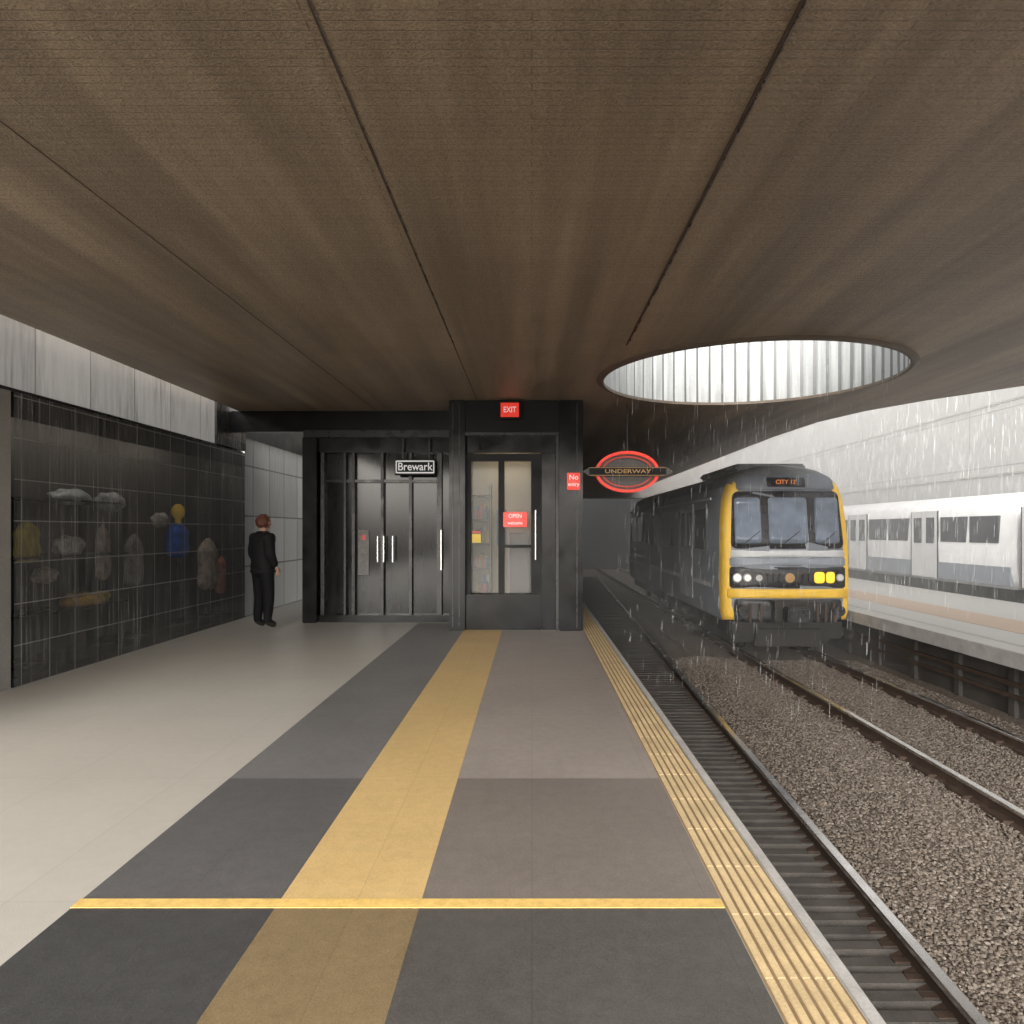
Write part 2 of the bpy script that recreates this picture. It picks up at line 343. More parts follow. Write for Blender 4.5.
b_=[bm.verts.new((cx+rr(i)*math.cos(2*math.pi*i/k),cy+rr(i)*math.sin(2*math.pi*i/k),RZ+1.25)) for i in range(k)]
for i in range(k):
    f=bm.faces.new((a[i],a[(i+1)%k],b_[(i+1)%k],b_[i])); f.material_index=1 if i%5==0 else 0
me=bpy.data.meshes.new('light_well'); bm.to_mesh(me); bm.free(); link('skylight_well',me,[M['corr'],M['corrd']],rf)
bm=bmesh.new()
a=[[bm.verts.new((cx+(cr+dr)*math.cos(2*math.pi*i/96),cy+(cr+dr)*math.sin(2*math.pi*i/96),z)) for i in range(96)] for dr,z in ((-.025,RZ+.01),(-.025,RZ-.03),(.04,RZ-.02),(.07,RZ+.0))]
for q in range(3):
    for i in range(96): f=bm.faces.new((a[q][i],a[q][(i+1)%96],a[q+1][(i+1)%96],a[q+1][i])); f.smooth=q>0
me=bpy.data.meshes.new('well_rim'); bm.to_mesh(me); bm.free(); link('skylight_rim',me,mat('rim_brown',(.14,.11,.085),.5),rf)
# ---------------------------------------------------------------- station building
sb=empty('station_building')
box('core',-3.8,-.3,12.0,36,0,RZ-.002,M['tilex'],sb)
box('core_side',-.3,.76,13.4,36,0,RZ-.002,M['tilex'],sb)
sc=11.8/F
def sx(p): return (p-532)*sc
def szz(p): return H-(p-530)*sc
Yf=11.8
box('lintel',-5.06,sx(449)+.1,Yf-.05,Yf+.12,3.2,RZ-.003,M['black'],sb,.01)
box('lintel_band',sx(305),sx(449)+.1,Yf-.1,Yf-.05,3.1,3.22,M['trim'],sb,.008)
box('column',sx(305),sx(319),Yf-.15,12.1,0,3.098,M['black'],sb,.012)
box('shop_glass',sx(321),sx(449),Yf+.08,Yf+.12,.12,2.85,M['glass'],sb)
box('head_panel',sx(319),sx(449)+.1,Yf-.04,Yf+.12,2.85,3.098,M['black'],sb,.01)
box('plinth',sx(319),sx(449)+.1,Yf-.04,Yf+.12,0,.12,M['black'],sb,.01)
mul=[(sx(p),sx(p)+w,Yf-.02,Yf+.08,.121,2.849) for p,w in ((321,.06),(344,.035),(352,.05),(381,.045),(409,.05),(437,.08))]
boxes('mullions',mul,M['trim'],sb)
boxes('transom',[(sx(325),sx(437),Yf+.0,Yf+.078,2.35,2.4)],M['black'],sb)
boxes('door_handles',[(sx(p),sx(p)+.016,Yf-.08,Yf-.05,szz(562),szz(536)) for p in (378,384,393)]+[(sx(441),sx(441)+.016,Yf-.06,Yf-.03,szz(570),szz(530))],M['steel'],sb)
boxes('glass_reflection',[(sx(357),sx(368),Yf+.06,Yf+.078,szz(575),szz(530))],mat('reflection_muted',(.14,.13,.12),.4,var=.8,scale=5),sb)  # muted panel that paints a coloured reflection on the shop glass
box('red_spot',sx(361),sx(365),Yf+.05,Yf+.059,szz(540),szz(535),M['redd'],sb)  # small red block with a weak glow
ns=empty('name_sign',(sx(417),Yf-.15,szz(468)))
box('panel',sx(397),sx(437),Yf-.2,Yf-.12,szz(476),szz(460),M['blackm'],ns,.008)
boxes('border',[(sx(399),sx(435),Yf-.206,Yf-.201,szz(463),szz(461.6)),(sx(399),sx(435),Yf-.206,Yf-.201,szz(474.4),szz(473)),(sx(398),sx(399.2),Yf-.206,Yf-.201,szz(474),szz(462)),(sx(434.8),sx(436),Yf-.206,Yf-.201,szz(474),szz(462))],M['white'],ns)
text('lettering','Brewark',(sx(417),Yf-.206,szz(468)),.185,M['white'],ns,.9)
boxes('hangers',[(sx(404),sx(404)+.02,Yf-.17,Yf-.15,szz(460),3.1),(sx(430),sx(430)+.02,Yf-.17,Yf-.15,szz(460),3.1)],M['trim'],ns)
# ---------------------------------------------------------------- booth
kb=empty('platform_kiosk')
Yb=10.74; sc2=Yb/F
def bx(p): return (p-532)*sc2
def bz(p): return H-(p-530)*sc2
Yi=Yb+1.1
box('shell_back',bx(449)+.02,bx(583)-.02,Yi,13.39,0,RZ-.004,M['black'],kb)
box('shell_left',bx(449)+.02,bx(467),Yb+.3,Yi,0,RZ-.004,M['black'],kb)
box('shell_right',bx(542),bx(583)-.02,Yb+.3,Yi,0,RZ-.004,M['black'],kb)
box('shell_top',bx(467)+.001,bx(542)-.001,Yb+.3,Yi,2.8,RZ-.004,M['black'],kb)
box('lining_back',bx(467)+.003,bx(542)-.003,Yi-.03,Yi-.003,.05,2.78,M['lining'],kb)
box('kiosk_floor',bx(467)+.003,bx(542)-.003,Yb+.3,Yi-.03,.0,.05,M['conc'],kb)
box('lamp_tube',bx(480),bx(530),Yb+.5,Yb+.56,2.74,2.78,M['tube'],kb)
boxes('shelving',[(bx(469),bx(486),Yi-.3,Yi-.035,z,z+.03) for z in (.5,.9,1.3,1.7,2.1)]+[(bx(486),bx(488),Yi-.3,Yi-.035,.05,2.3)],M['signgrey'],kb)
cols=[(.4,.12,.08),(.12,.2,.35),(.6,.5,.2),(.08,.08,.08),(.5,.5,.48)]
cm=[mat('packet_%d'%i,c_,.5) for i,c_ in enumerate(cols)]
for ci in range(5):
    l=[]
    for z in (.53,.93,1.33,1.73):
        for q in range(2):
            x=random.uniform(bx(470),bx(484)); l.append((x,x+.06,Yi-.29+ci*.045,Yi-.26+ci*.045,z,z+random.uniform(.12,.28)))
    boxes('packets',l,cm[ci],kb)
boxes('locker',[(bx(508),bx(529),Yi-.35,Yi-.04,.051,1.5)],M['signgrey'],kb)
boxes('wall_chart',[(bx(493),bx(504),Yi-.04,Yi-.031,1.3,1.9)],cm[1],kb)
box('post_left',bx(449),bx(465),Yb,Yb+.3,0,RZ-.003,M['black'],kb,.015)
boxes('post_flutes',[(bx(449)+.05,bx(449)+.065,Yb-.012,Yb+.01,.05,RZ-.05),(bx(449)+.15,bx(449)+.165,Yb-.012,Yb+.01,.05,RZ-.05),(bx(583)-.1,bx(583)-.085,Yb-.012,Yb+.01,.05,RZ-.05)],M['trim'],kb)
box('post_right',bx(559),bx(583),Yb,Yb+.3,0,RZ-.003,M['black'],kb,.015)
box('corner_strip',bx(556),bx(559)-.002,Yb+.05,Yb+.3,.0,bz(430),M['trim'],kb)
box('header',bx(465)+.001,bx(559)-.001,Yb+.03,Yb+.299,bz(432),RZ-.003,M['blackm'],kb,.01)
box('header_panel',bx(467),bx(556)-.001,Yb+.1,Yb+.299,bz(452),bz(432)-.001,M['black'],kb,.01)
box('header_trim',bx(465)+.001,bx(559)-.001,Yb+.02,Yb+.09,bz(435),bz(432)-.002,M['trim'],kb)
box('side_panel',bx(542),bx(556)-.002,Yb+.12,Yb+.299,0,bz(452)-.002,M['black'],kb,.01)
box('kick_panel',bx(465)+.002,bx(542)-.002,Yb+.1,Yb+.299,0,bz(595)-.001,M['black'],kb,.012)
wx=[(bx(470),bx(498)),(bx(504),bx(531))]
for i,(a,b_) in enumerate(wx): box('pane',a,b_,Yb+.2,Yb+.21,bz(594),bz(460),M['clear'],kb)
boxes('door_frame',[(bx(465)+.002,bx(470),Yb+.12,Yb+.25,bz(595),bz(453)),(bx(498),bx(504),Yb+.12,Yb+.25,bz(595),bz(460)),(bx(531),bx(542)-.002,Yb+.12,Yb+.25,bz(595),bz(453)),(bx(470),bx(531),Yb+.12,Yb+.25,bz(460),bz(453)),(bx(504),bx(531),Yb+.14,Yb+.25,bz(548),bz(545))],M['blackm'],kb)
box('door_handle',bx(535),bx(536),Yb+.05,Yb+.08,bz(560),bz(510),M['steel'],kb)
boxes('pane_notes',[(bx(471),bx(480),Yb+.18,Yb+.199,bz(543),bz(534))],mat('sticker_yellow_glow',(.7,.5,.08),.5,emit=(1,.7,.1),es=.15),kb)  # paper notes given a faint glow of their own
boxes('pane_notes_red',[(bx(471),bx(480),Yb+.18,Yb+.199,bz(533),bz(531))],M['redd'],kb)
es_=empty('exit_sign',(bx(510),Yb,bz(411)))
box('housing',bx(499),bx(521),Yb-.1,Yb+.0,bz(420),bz(402),M['blackm'],es_,.01)
box('lit_face',bx(501),bx(519),Yb-.108,Yb-.1,bz(418),bz(404),M['red'],es_)
text('lettering','EXIT',(bx(510),Yb-.113,bz(411)),.12,M['white'],es_,.8)
os_=empty('open_sign',(bx(515),Yb,bz(520)))
box('board',bx(503),bx(527),Yb+.08,Yb+.11,bz(527),bz(512),M['red'],os_,.004)
text('lettering','OPEN',(bx(515),Yb+.075,bz(516)),.09,M['white'],os_,.9)
text('lettering_2','welcome',(bx(515),Yb+.075,bz(523)),.07,M['white'],os_,.9)
ws=empty('warning_sign',(bx(573),Yb,bz(481)))
box('board',bx(567),bx(580),Yb-.04,Yb-.005,bz(490),bz(473),M['red'],ws,.006)
text('lettering','No',(bx(573.5),Yb-.046,bz(477.5)),.11,M['white'],ws)
text('lettering_2','entry',(bx(573.5),Yb-.046,bz(484.5)),.08,M['white'],ws)
# ---------------------------------------------------------------- roundel
Yr=11.0; s3=Yr/F
rc=((627-532)*s3,Yr,H-(472-530)*s3)
rs=empty('roundel_sign',rc)
def ellring(name,a,b_,w,m,y0,y1):
    bm=bmesh.new(); k=64; R=[]
    for (aa,bb,y) in ((a,b_,y0),(a-w,b_-w,y0),(a-w,b_-w,y1),(a,b_,y1)):
        R.append([bm.verts.new((rc[0]+aa*math.cos(2*math.pi*i/k),y,rc[2]+bb*math.sin(2*math.pi*i/k))) for i in range(k)])
    for q in range(4):
        for i in range(k): bm.faces.new((R[q][i],R[q][(i+1)%k],R[(q+1)%4][(i+1)%k],R[(q+1)%4][i]))
    bmesh.ops.recalc_face_normals(bm,faces=bm.faces)
    me=bpy.data.meshes.new(name); bm.to_mesh(me); bm.free(); link(name,me,m,rs)
ellring('outer_ring',.5,.325,.045,M['ringred'],Yr-.06,Yr)
ellring('inner_ring',.4,.245,.022,M['redd'],Yr-.05,Yr)
ellring('backing',.449,.274,.27,M['signgrey'],Yr-.02,Yr-.01)
boxes('bar',[(rc[0]-.6,rc[0]+.6,Yr-.1,Yr-.062,rc[2]-.07,rc[2]+.07)],M['blackm'],rs)
bm=bmesh.new()
for sg in (-1,1):
    p=[(sg*.6,.065),(sg*.71,0),(sg*.6,-.065)]
    f=[bm.verts.new((rc[0]+x,Yr-.09,rc[2]+z)) for x,z in p]; g=[bm.verts.new((rc[0]+x,Yr-.07,rc[2]+z)) for x,z in p]
    bm.faces.new(f); bm.faces.new(g)
    for i in range(3): bm.faces.new((f[i],f[(i+1)%3],g[(i+1)%3],g[i]))
bmesh.ops.recalc_face_normals(bm,faces=bm.faces)
me=bpy.data.meshes.new('bar_tips'); bm.to_mesh(me); bm.free(); link('bar_tips',me,M['signgrey'],rs)
boxes('bar_border',[(rc[0]-.6,rc[0]+.6,Yr-.104,Yr-.1,rc[2]+.055,rc[2]+.063),(rc[0]-.6,rc[0]+.6,Yr-.104,Yr-.1,rc[2]-.063,rc[2]-.055)],M['gold'],rs)
text('lettering','UNDERWAY',(rc[0],Yr-.106,rc[2]),.085,M['gold'],rs,1.5)
boxes('bracket',[(.76,rc[0]-.7,Yr-.09,Yr-.07,rc[2]-.02,rc[2]+.02),(rc[0]-.01,rc[0]+.01,Yr-.03,Yr-.005,rc[2]+.32,RZ-.005)],M['trim'],rs)
# ---------------------------------------------------------------- tracks
def xtrack(Y): return 2.11+.036*(Y-3.26)
RT=-.76
def rail(name,fx,y0,y1,parent,step=2.0):
    prof=[(-.07,-.16),(.07,-.16),(.07,-.145),(.014,-.12),(.014,-.04),(.036,-.03),(.036,-.004),(.03,0),(-.03,0),(-.036,-.004),(-.036,-.03),(-.014,-.04),(-.014,-.12),(-.07,-.145)]
    V=[];Fc=[];mi=[];n=len(prof); ys=[]
    y=y0
    while y<y1: ys.append(y); y+=step
    ys.append(y1)
    for y in ys: V+=[(fx(y)+a,y,RT+b) for a,b in prof]
    for j in range(len(ys)-1):
        for i in range(n):
            Fc.append((j*n+i,j*n+(i+1)%n,(j+1)*n+(i+1)%n,(j+1)*n+i)); mi.append(1 if i in (6,7,8,9) else 0)
    me=bpy.data.meshes.new(name); me.from_pydata(V,[],Fc)
    o=link(name,me,[M['rust'],M['railtop']],parent)
    for p,k in zip(me.polygons,mi): p.material_index=k
def track(fx,y0,y1,gauge,sp,ext=.32,zt=0,nm='railway_track'):
    t=empty(nm)
    rail('rail_1',fx,y0,y1,t); rail('rail_2',lambda y:fx(y)-gauge,y0,y1,t)
    y=y0; l=[]
    while y<y1:
        l.append((fx(y)-gauge-.5,fx(y)+ext,y,y+sp*.55,-1.0,RT-.115+zt+random.uniform(-.006,.006))); y+=sp
    boxes('sleepers',l,M['sleeper'],t)
    boxes('rail_chairs',[(fx(q[2])-.1-d,fx(q[2])+.1-d,q[2]+.02,q[3]-.02,RT-.15,RT-.108) for q in l for d in (0,gauge)],M['rust'],t)
track(xtrack,0,36,1.38,.15,.1)
track(lambda y:5.42,-3,60,1.4,.55,.32,-.07)
track(lambda y:12.7,-3,70,1.4,.6)
# ---------------------------------------------------------------- far platform
fp=empty('station_platform')
M['rplat']=floor_mat('far_platform_paving',(.5,.49,.47),.08,.35)
box('slab',6.15,10.35,-4,70,-.2,0,M['rplat'],fp)
box('edge_coping',6.1,6.149,-4,70,-.2,.004,M['coping'],fp)
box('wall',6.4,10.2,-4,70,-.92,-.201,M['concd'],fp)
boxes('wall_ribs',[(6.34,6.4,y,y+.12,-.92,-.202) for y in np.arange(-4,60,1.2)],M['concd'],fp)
boxes('cable_ducts',[(6.3,6.34,-4,60,-.5,-.44),(6.3,6.34,-4,60,-.66,-.61)],M['rust'],fp)
box('tan_band',7.3,8.3,-4,70,.001,.005,mat('tan_paving',(.48,.36,.27),.45,var=.12),fp)
box('white_line',6.5,6.6,-4,70,.001,.005,M['coping'],fp)
# ---------------------------------------------------------------- retaining wall
rw=empty('retaining_wall')
box('cladding',15.0,15.8,-4,90,-.92,9.0,M['bigwall'],rw)
box('parapet',14.9,15.9,-4,90,9.002,9.2,M['conc'],rw)
box('base_recess',14.9,15.0,-4,90,-.92,1.0,M['conc'],rw)
boxes('cladding_seams',[(14.95,15.0,-4,90,z,z+.06) for z in (3.3,5.6)],M['conc'],rw)
tp=empty('tunnel_portal')
box('pier_left',.8,1.2,36,37,-.92,5,M['concd'],tp); box('head',1.2,9.9,36,37,3.2,6.5,M['conc'],tp); 
box('tunnel_haze_wall',-1,10,44,44.3,-.92,6,mat('misty_grey',(.08,.085,.09),.9,var=.1),tp)  # tunnel haze and darkness put into this wall's grey
box('pier_right',6.15,6.9,36.002,37.002,.005,3.198,M['conc'],tp)
# ---------------------------------------------------------------- train
tr=empty('commuter_train',(4.74,13,0)); TX=4.78
half=[(1.16,-.16),(1.2,.0),(1.215,.5),(1.21,1.1),(1.19,1.7),(1.15,2.1),(1.07,2.38),(.93,2.58),(.7,2.71),(.4,2.79),(.0,2.82)]
outl=[(x,z) for x,z in half]+[(-x,z) for x,z in reversed(half[:-1])]
def dens(o,k=3):
    r=[]
    for i in range(len(o)):
        a=o[i];b=o[(i+1)%len(o)]
        for j in range(k): t=j/k; r.append((a[0]+(b[0]-a[0])*t,a[1]+(b[1]-a[1])*t))
    return r
outl=dens(outl); no=len(outl)
FY=13.0
def faceY(x,z): return FY+.10*x*x+max(0,z-1.15)*.13+max(0,z-2.3)**2*.9
def sec(s,dy): return [(x*s,faceY(x*s,1.25+(z-1.25)*s)+dy,1.25+(z-1.25)*s) for x,z in outl]
bm=bmesh.new()
rings=[]
for s,dy in ((.3,0),(.6,0),(.8,0),(.87,.0),(.93,.008),(.965,.03),(.985,.08),(1.0,.2)): rings.append(sec(s,dy))
for y in (14.2,17,19.35): rings.append([(x,y,z) for x,z in outl])
vr=[[bm.verts.new((TX+p[0],p[1],p[2])) for p in r] for r in rings]
for q in range(len(vr)-1):
    for i in range(no):
        f=bm.faces.new((vr[q][i],vr[q][(i+1)%no],vr[q+1][(i+1)%no],vr[q+1][i])); f.smooth=True
        zc=f.calc_center_median().z
        if 3<=q<=6 : f.material_index=1 if zc<2.42 else 2
        elif q<3: f.material_index=3
        else: f.material_index=2 if zc>2.4 else 0
bm.faces.new(vr[0]); bm.faces.new(vr[-1])
bmesh.ops.recalc_face_normals(bm,faces=bm.faces)
me=bpy.data.meshes.new('body'); bm.to_mesh(me); bm.free(); link('cab_car_body',me,[M['tbody'],M['tyel'],M['troof'],M['tface']],tr)
def car(name,y0,y1,parent,X,outline,mats,zroof):
    bm=bmesh.new(); vr=[[bm.verts.new((X+x*s,y,1.25+(z-1.25)*s)) for x,z in outline] for y,s in ((y0,.95),(y0+.08,1),(y1-.08,1),(y1,.95))]; n_=len(outline)
    for q in range(3):
        for i in range(n_):
            f=bm.faces.new((vr[q][i],vr[q][(i+1)%n_],vr[q+1][(i+1)%n_],vr[q+1][i])); f.smooth=True
            f.material_index=1 if f.calc_center_median().z>zroof else 0
    bm.faces.new(vr[0]); bm.faces.new(vr[-1]); bmesh.ops.recalc_face_normals(bm,faces=bm.faces)
    me=bpy.data.meshes.new(name); bm.to_mesh(me); bm.free(); link(name,me,mats,parent)
car('second_car_body',19.5,25.6,tr,TX,outl,[M['tbody'],M['troof']],2.4)
boxes('gangways',[(TX-1.12,TX+1.12,19.3,19.55,-.1,2.4)],M['tblack'],tr)
def rrect(x0,x1,z0,z1,r,k=5):
    o=[]
    for (ccx,ccz,a0) in ((x1-r,z1-r,0),(x0+r,z1-r,90),(x0+r,z0+r,180),(x1-r,z0+r,270)):
        for j in range(k+1): a=math.radians(a0+90*j/k); o.append((ccx+r*math.cos(a),ccz+r*math.sin(a)))
    return o
def patch(name,x0,x1,z0,z1,off,m,r=.04,taper=0):
    o=dens(rrect(x0,x1,z0,z1,r),2); mx,mz=(x0+x1)/2,(z0+z1)/2
    if taper: o=[(mx+(x-mx)*(1-taper*(z-z0)/(z1-z0)),z) for x,z in o]
    bm=bmesh.new(); R=[]
    for s in (.02,.25,.5,.75,1.0):
        R.append([bm.verts.new((TX+mx+(x-mx)*s,faceY(mx+(x-mx)*s,mz+(z-mz)*s)-off,mz+(z-mz)*s)) for x,z in o])
    R.append([bm.verts.new((TX+x,faceY(x,z)+.03,z)) for x,z in o])
    k=len(o)
    for q in range(5):
        for i in range(k): 
            f=bm.faces.new((R[q][i],R[q][(i+1)%k],R[q+1][(i+1)%k],R[q+1][i])); f.smooth=(q<4)
    bm.faces.new(R[0]); bmesh.ops.recalc_face_normals(bm,faces=bm.faces)
    me=bpy.data.meshes.new(name); bm.to_mesh(me); bm.free(); link(name,me,m,tr)
patch('headboard',-.95,.95,2.3,2.6,.012,M['tface'],.1,.1)
patch('destination_display',-.36,.36,2.36,2.54,.02,M['tblack'],.03)
text('destination_text','CITY 12',(TX-.02,faceY(0,2.45)-.055,2.45),.11,mat('led_orange',(.6,.2,.05),.4,emit=(1,.3,.05),es=.35),tr,1.0)
patch('window_surround',-1.06,1.06,1.2,2.28,.014,M['tblack'],.12,.06)
for a,b_ in ((-.98,-.5),(-.37,.37),(.5,.98)):
    patch('windscreen',a,b_,1.3,2.16,.02,M['twin'],.06,.03)
patch('pale_band',-1.06,1.06,1.04,1.17,.016,M['twhite'],.03)
patch('blue_grey_band',-1.08,1.08,.88,1.035,.012,M['tbody'],.03)
patch('lamp_band',-1.08,1.08,.47,.86,.016,M['tblack'],.05)
patch('yellow_bar',-1.12,1.12,.28,.45,.03,M['tyel'],.04)
patch('bumper_panel',-1.0,1.0,-.16,.26,.02,M['tblack'],.06)
for x,mm,rad in ((-.95,'lampw',.065),(-.77,'lampw',.055),(-.56,'steel',.04),(.97,'twhite',.05)):
    cyl('headlamp',(TX+x,faceY(x,.66)-.02,.66),rad,.05,'Y',M[mm],tr)
    cyl('lamp_bezel',(TX+x,faceY(x,.66)-.01,.66),rad+.022,.045,'Y',M['steel'],tr)
patch('lit_headlamp',.46,.66,.56,.77,.04,M['lampy'],.06)
patch('lit_headlamp',.69,.86,.56,.77,.04,M['lampy'],.06)
cyl('badge',(TX,faceY(0,.66)-.02,.66),.09,.03,'Y',M['gold'],tr)
boxes('lamp_band_details',[(TX-.42+i*.11,TX-.36+i*.11,12.96,12.985,.58,.74) for i in (0,1,2,5,6,7)],M['trim'],tr)
box('coupler_head',TX-.2,TX+.2,12.5,12.8,-.12,.16,M['trim'],tr,.03)
cyl('coupler_shank',(TX,12.9,.0),.08,.4,'Y',M['tunder'],tr)
boxes('coupler_box',[(TX-.34,TX+.34,12.78,13.0,-.14,.24)],M['tunder'],tr)
for x in (-.75,-.55,.5,.65,.8):
    cyl('hose',(TX+x,12.93,.02),.025,.34,'Z',M['rust'],tr,10)
for x in (-.88,.88):
    cyl('buffer',(TX+x,12.93,.06),.1,.16,'Y',M['trim'],tr)
for x in (-.72,0.0,.72):
    bm=bmesh.new(); me=bpy.data.meshes.new('wiper')
    bmesh.ops.create_cube(bm,size=1); bmesh.ops.transform(bm,matrix=Matrix.Translation((TX+x+.05,faceY(x,1.4)-.04,1.42))@Matrix.Rotation(.9,4,'Y')@Matrix.Diagonal((.014,.012,.36,1)),verts=bm.verts)
    bm.to_mesh(me); bm.free(); link('wiper',me,M['tblack'],tr)
box('roof_pod',TX-.7,TX+.7,14,17,2.74,2.88,M['troof'],tr,.04)
box('front_apron',TX-1.05,TX+1.05,13.15,13.35,-.5,-.17,M['tunder'],tr,.02)
boxes('underframe',[(TX-1.05,TX+1.05,13.4,19.3,-.42,-.165),(TX-1.05,TX+1.05,19.6,25.5,-.42,-.165),(TX-.95,TX+.95,13.5,15.6,-.62,-.42),(TX-.6,TX+.6,13.05,13.15,-.62,-.3)],M['tunder'],tr)
for y in (13.85,15.3,18.2,20.8,22.2,24.5):
    for x in (-.7,.7): cyl('wheel',(TX+x,y,RT+.36),.36,.13,'X',M['tunder'],tr,28)
    cyl('axle',(TX,y,RT+.36),.07,1.3,'X',M['rust'],tr,12)
M['doorp']=mat('door_paint',(.42,.43,.47),.35)
for sgn in (-1,1):
    X0=TX+sgn*1.2
    w=[];d=[];bd=[]
    for y0,y1 in ((14.0,19.3),(19.6,25.5)):
        y=y0+.35
        i=0
        while y<y1-.9:
            if i%3==1:
                d.append((X0-.02,X0+.02,y,y+.62,.05,2.12)); d.append((X0-.02,X0+.02,y+.64,y+1.26,.05,2.12))
                w.append((X0-.026,X0+.026,y+.14,y+.48,1.15,1.95)); w.append((X0-.026,X0+.026,y+.78,y+1.12,1.15,1.95)); y+=1.5
            else:
                w.append((X0-.022,X0+.022,y,y+.95,1.15,1.98)); y+=1.2
            i+=1
        bd.append((X0-.018,X0+.018,y0,y1,.42,.5))
        bd.append((X0-.018,X0+.018,y0,y1,2.15,2.2))
    boxes('side_windows',w,M['sidewin'],tr); boxes('side_doors',d,M['doorp'],tr); boxes('side_bands',bd,M['twhite'],tr)
# ---------------------------------------------------------------- white train
wt=empty('passenger_train',(11.9,20,0)); WX=11.95
halfw=[(1.25,.22),(1.33,.6),(1.35,1.2),(1.3,1.9),(1.2,2.15),(1.0,2.3),(.6,2.42),(0,2.47)]
ow=dens([(x,z) for x,z in halfw]+[(-x,z) for x,z in reversed(halfw[:-1])],2)
cw=[(-4,3),(3.3,15.1),(15.4,33),(33.3,51),(51.3,69)]
for a,b_ in cw: car('car_body',a,b_,wt,WX,ow,[M['wtrain'],M['wtrain']],2.0)
w=[];d=[];bl=[];uf=[];gr=[]
X0=WX-1.335
for a,b_ in cw:
    y=a+.5; i=0
    while y<b_-1.2:
        if i%3==2:
            d.append((X0-.03,X0+.06,y,y+.6,.3,2.05)); d.append((X0-.03,X0+.06,y+.62,y+1.22,.3,2.05))
            w.append((X0-.036,X0+.05,y+.12,y+.5,1.2,1.88)); w.append((X0-.036,X0+.05,y+.72,y+1.1,1.2,1.88)); gr+= [(X0-.034,X0,y-.03,y-.002,.3,2.05),(X0-.034,X0,y+1.222,y+1.25,.3,2.05)]; y+=1.45
        else: w.append((X0-.025,X0+.05,y,y+1.05,1.25,1.88)); y+=1.2
        i+=1
    bl.append((X0-.022,X0+.05,a+.1,b_-.1,.3,.72)); bl.append((X0-.0,X0+.08,a+.1,b_-.1,1.16,1.2))
    uf.append((WX-1.2,WX+1.2,a+.2,b_-.2,-.3,.21)); uf.append((WX-.9,WX+.9,a-.2,b_+.2,-.55,2.1))
boxes('windows',w,M['sidewin'],wt); boxes('doors',d,M['wtrain'],wt); boxes('grey_band',bl,M['wtlow'],wt); boxes('underframe',uf,M['tunder'],wt); boxes('door_edges',gr,M['trim'],wt)
# ---------------------------------------------------------------- person
pe=empty('standing_person',(-4.25,11.05,0))
def skin_mesh(name,chain,edges,radii,sub=2):
    me=bpy.data.meshes.new(name+'_sk'); me.from_pydata(chain,edges,[])
    o=bpy.data.objects.new(name+'_tmp',me); COL.objects.link(o)
    o.modifiers.new('s','SKIN'); 
    for i,r in enumerate(radii):
        sv=me.skin_vertices[0].data[i]; sv.radius=r if hasattr(r,'__len__') else (r,r); sv.use_root=(i==0)
    ss=o.modifiers.new('ss','SUBSURF'); ss.levels=sub; ss.render_levels=sub
    dg=bpy.context.evaluated_depsgraph_get(); dg.update()
    m2=bpy.data.meshes.new_from_object(o.evaluated_get(dg)); bpy.data.objects.remove(o); m2.name=name
    return m2
RP=Matrix.Translation((-4.25,11.05,0))@Matrix.Rotation(math.radians(-35),4,'Z')
bv=[(0,0,.95),(0,.0,1.08),(0,-.01,1.28),(0,-.01,1.42),(0,.0,1.50),(0,.012,1.56),(0,.025,1.63),(0,.025,1.71),
 (-.17,-.01,1.43),(-.235,-.03,1.16),(-.2,.1,.97),(.17,-.01,1.43),(.235,-.03,1.16),(.2,.1,.97),
 (-.1,0,.88),(-.11,.02,.5),(-.115,-.02,.11),(-.125,.12,.045),(.1,0,.88),(.12,.03,.5),(.135,-.01,.11),(.16,.13,.045)]
be=[(0,1),(1,2),(2,3),(3,4),(4,5),(5,6),(6,7),(3,8),(8,9),(9,10),(3,11),(11,12),(12,13),(0,14),(14,15),(15,16),(16,17),(0,18),(18,19),(19,20),(20,21)]
brd=[(.205,.165),(.2,.16),(.215,.17),(.17,.13),(.09,.09),(.06,.06),(.078,.09),(.07,.08),(.105,.105),(.085,.085),(.055,.055),(.105,.105),(.085,.085),(.055,.055),(.125,.125),(.09,.09),(.07,.07),(.045,.04),(.125,.125),(.09,.09),(.07,.07),(.045,.04)]
me=skin_mesh('body',bv,be,brd)
me.materials.clear()
for mm in ('jacket','trous','shoe','skin'): me.materials.append(M[mm])
for p in me.polygons:
    c_=p.center; p.use_smooth=True
    if c_.z<.1: k=2
    elif c_.z<.86: k=1
    elif c_.z<1.515: k=0
    else: k=3
    p.material_index=k
me.transform(RP); link('body',me,None,pe)
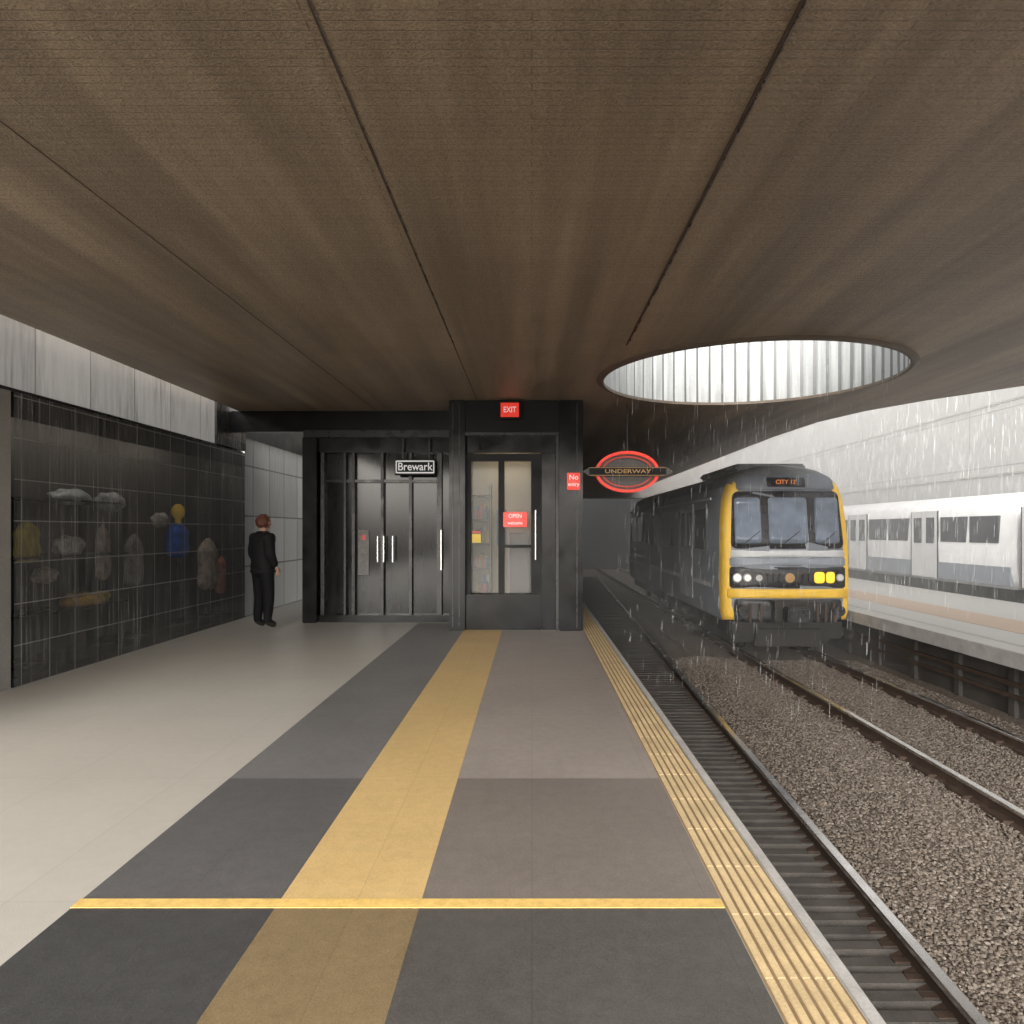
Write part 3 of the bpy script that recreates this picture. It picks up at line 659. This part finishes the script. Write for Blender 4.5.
for sgn in (-1,1):
    w0=Vector((sgn*.2,.1,.97))
    V=[w0+Vector((0,.01,.0)),w0+Vector((-sgn*.01,.03,-.05)),w0+Vector((-sgn*.02,.045,-.09))]
    E=[(0,1),(1,2)]; R=[(.03,.024),(.036,.02),(.036,.018)]
    for j,ln in enumerate((.028,.032,.03,.024)):
        b0=w0+Vector((-sgn*(.02),.02+j*.018,-.1)); k=len(V)
        V+=[b0,b0+Vector((-sgn*.004,.002,-ln)),b0+Vector((-sgn*.02,.002,-ln*1.8))]; E+=[(2,k),(k,k+1),(k+1,k+2)]; R+=[(.0095,)*2,(.0085,)*2,(.0075,)*2]
    k=len(V); V+=[w0+Vector((-sgn*.02,.075,-.045)),w0+Vector((-sgn*.03,.095,-.085))]; E+=[(1,k),(k,k+1)]; R+=[(.01,)*2,(.0085,)*2]
    hm=skin_mesh('hand',[tuple(v) for v in V],E,R,1); hm.materials.clear(); hm.materials.append(M['skin'])
    for p in hm.polygons: p.use_smooth=True
    hm.transform(RP); link('hand',hm,None,pe)
def blob(name,c_,r,m,fn=None,seg=24):
    bm=bmesh.new(); bmesh.ops.create_uvsphere(bm,u_segments=seg,v_segments=seg//2,radius=1)
    for v in bm.verts:
        v.co=Vector((v.co.x*r[0],v.co.y*r[1],v.co.z*r[2]))
        if fn: fn(v)
        v.co+=Vector(c_)
    bmesh.ops.transform(bm,matrix=RP,verts=bm.verts)
    me=bpy.data.meshes.new(name); bm.to_mesh(me); bm.free(); link(name,me,m,pe,True)
blob('head',(0,.03,1.665),(.082,.102,.118),M['skin'])
def hf(v):
    n_=1+.09*math.sin(v.co.x*90+v.co.z*40)*math.cos(v.co.y*70); v.co*=n_
    if v.co.y>.03 and v.co.z<.05: v.co.y=.03
blob('hair',(0,.01,1.685),(.105,.118,.118),M['hair'],hf,40)
blob('nose',(0,.136,1.655),(.012,.02,.02),M['skin'],seg=12)
for s_ in (-1,1):
    blob('ear',(s_*.086,.045,1.655),(.012,.02,.032),M['skin'],seg=12)
    blob('eye',(s_*.03,.122,1.675),(.011,.011,.008),M['white'],seg=12)
blob('mouth',(0,.126,1.615),(.024,.008,.007),M['redd'],seg=12)
blob('collar',(0,-.0,1.50),(.11,.11,.045),M['jacket'])
blob('jacket_hem',(0,0,.9),(.22,.18,.07),M['jacket'])
# ---------------------------------------------------------------- rain
V=[];Fc=[]
def streak(x,y,z,l,w):
    k=len(V); t=l*.03; a=random.random()*3.14; dx,dy=math.cos(a)*w,math.sin(a)*w
    V.extend([(x-dx,y-dy,z),(x+dx,y+dy,z),(x+dx+t,y+dy,z+l),(x-dx+t,y-dy,z+l)]); Fc.append((k,k+1,k+2,k+3))
for i in range(7000):
    y=random.uniform(12,32); x=random.uniform(5.4,14.5)
    streak(x,y,random.uniform(-.8,5.5),random.uniform(.1,.3),.0018)
for i in range(900):
    a=random.random()*6.28; r=cr*math.sqrt(random.random())*.95
    streak(cx+r*math.cos(a),cy+r*math.sin(a),random.uniform(-.7,4.5),random.uniform(.06,.18),.0009)
me=bpy.data.meshes.new('rain'); me.from_pydata(V,[],Fc)
m,nt,b=newmat('rain_drop_streak'); b.inputs['Base Color'].default_value=(.75,.77,.79,1); b.inputs['Roughness'].default_value=.2
link('rain',me,m)
hz=box('mist',.79,14.88,11.4,35.8,-.9,8.5,None)
m=bpy.data.materials.new('mist'); m.use_nodes=True; nt=m.node_tree; nt.nodes.remove(nt.nodes['Principled BSDF'])
vs=nt.nodes.new('ShaderNodeVolumeScatter'); vs.inputs['Density'].default_value=.042; vs.inputs['Color'].default_value=(.95,.96,.96,1); vs.inputs['Anisotropy'].default_value=.0
L(nt,vs.outputs[0],nt.nodes['Material Output'].inputs['Volume']); hz.data.materials.append(m)
# ---------------------------------------------------------------- light
el=math.radians(27); az=math.radians(195)
w=bpy.data.worlds.new('World'); S.world=w; w.use_nodes=True; nt=w.node_tree
bg=nt.nodes['Background']; sk=nt.nodes.new('ShaderNodeTexSky'); sk.sky_type='NISHITA'; sk.sun_disc=False
sk.sun_elevation=el; sk.sun_rotation=az; sk.dust_density=4; sk.air_density=1.2
hs=nt.nodes.new('ShaderNodeHueSaturation'); hs.inputs['Saturation'].default_value=.12
L(nt,sk.outputs[0],hs.inputs['Color'])
L(nt,mixc(nt,1.0,hs.outputs[0],(1.03,1.0,.955),'MULTIPLY'),bg.inputs['Color']); bg.inputs['Strength'].default_value=.42
sd=Vector((math.sin(az)*math.cos(el),math.cos(az)*math.cos(el),math.sin(el)))
ld=bpy.data.lights.new('sun','SUN'); ld.energy=1.0; ld.angle=math.radians(45); ld.color=(1,.95,.87)
lo=bpy.data.objects.new('sun',ld); COL.objects.link(lo); lo.rotation_euler=(-sd).to_track_quat('-Z','Y').to_euler()
# ---------------------------------------------------------------- camera
cd=bpy.data.cameras.new('camera'); cd.lens=F/1024*36; cd.sensor_width=36; cd.clip_end=2000; cd.clip_start=.05
cd.shift_x=-20/1024; cd.shift_y=18/1024
co=bpy.data.objects.new('camera',cd); COL.objects.link(co); co.location=(0,0,H); co.rotation_euler=(math.pi/2,0,0)
S.camera=co
S.view_settings.view_transform='Standard'; S.view_settings.look='None'; S.view_settings.exposure=0
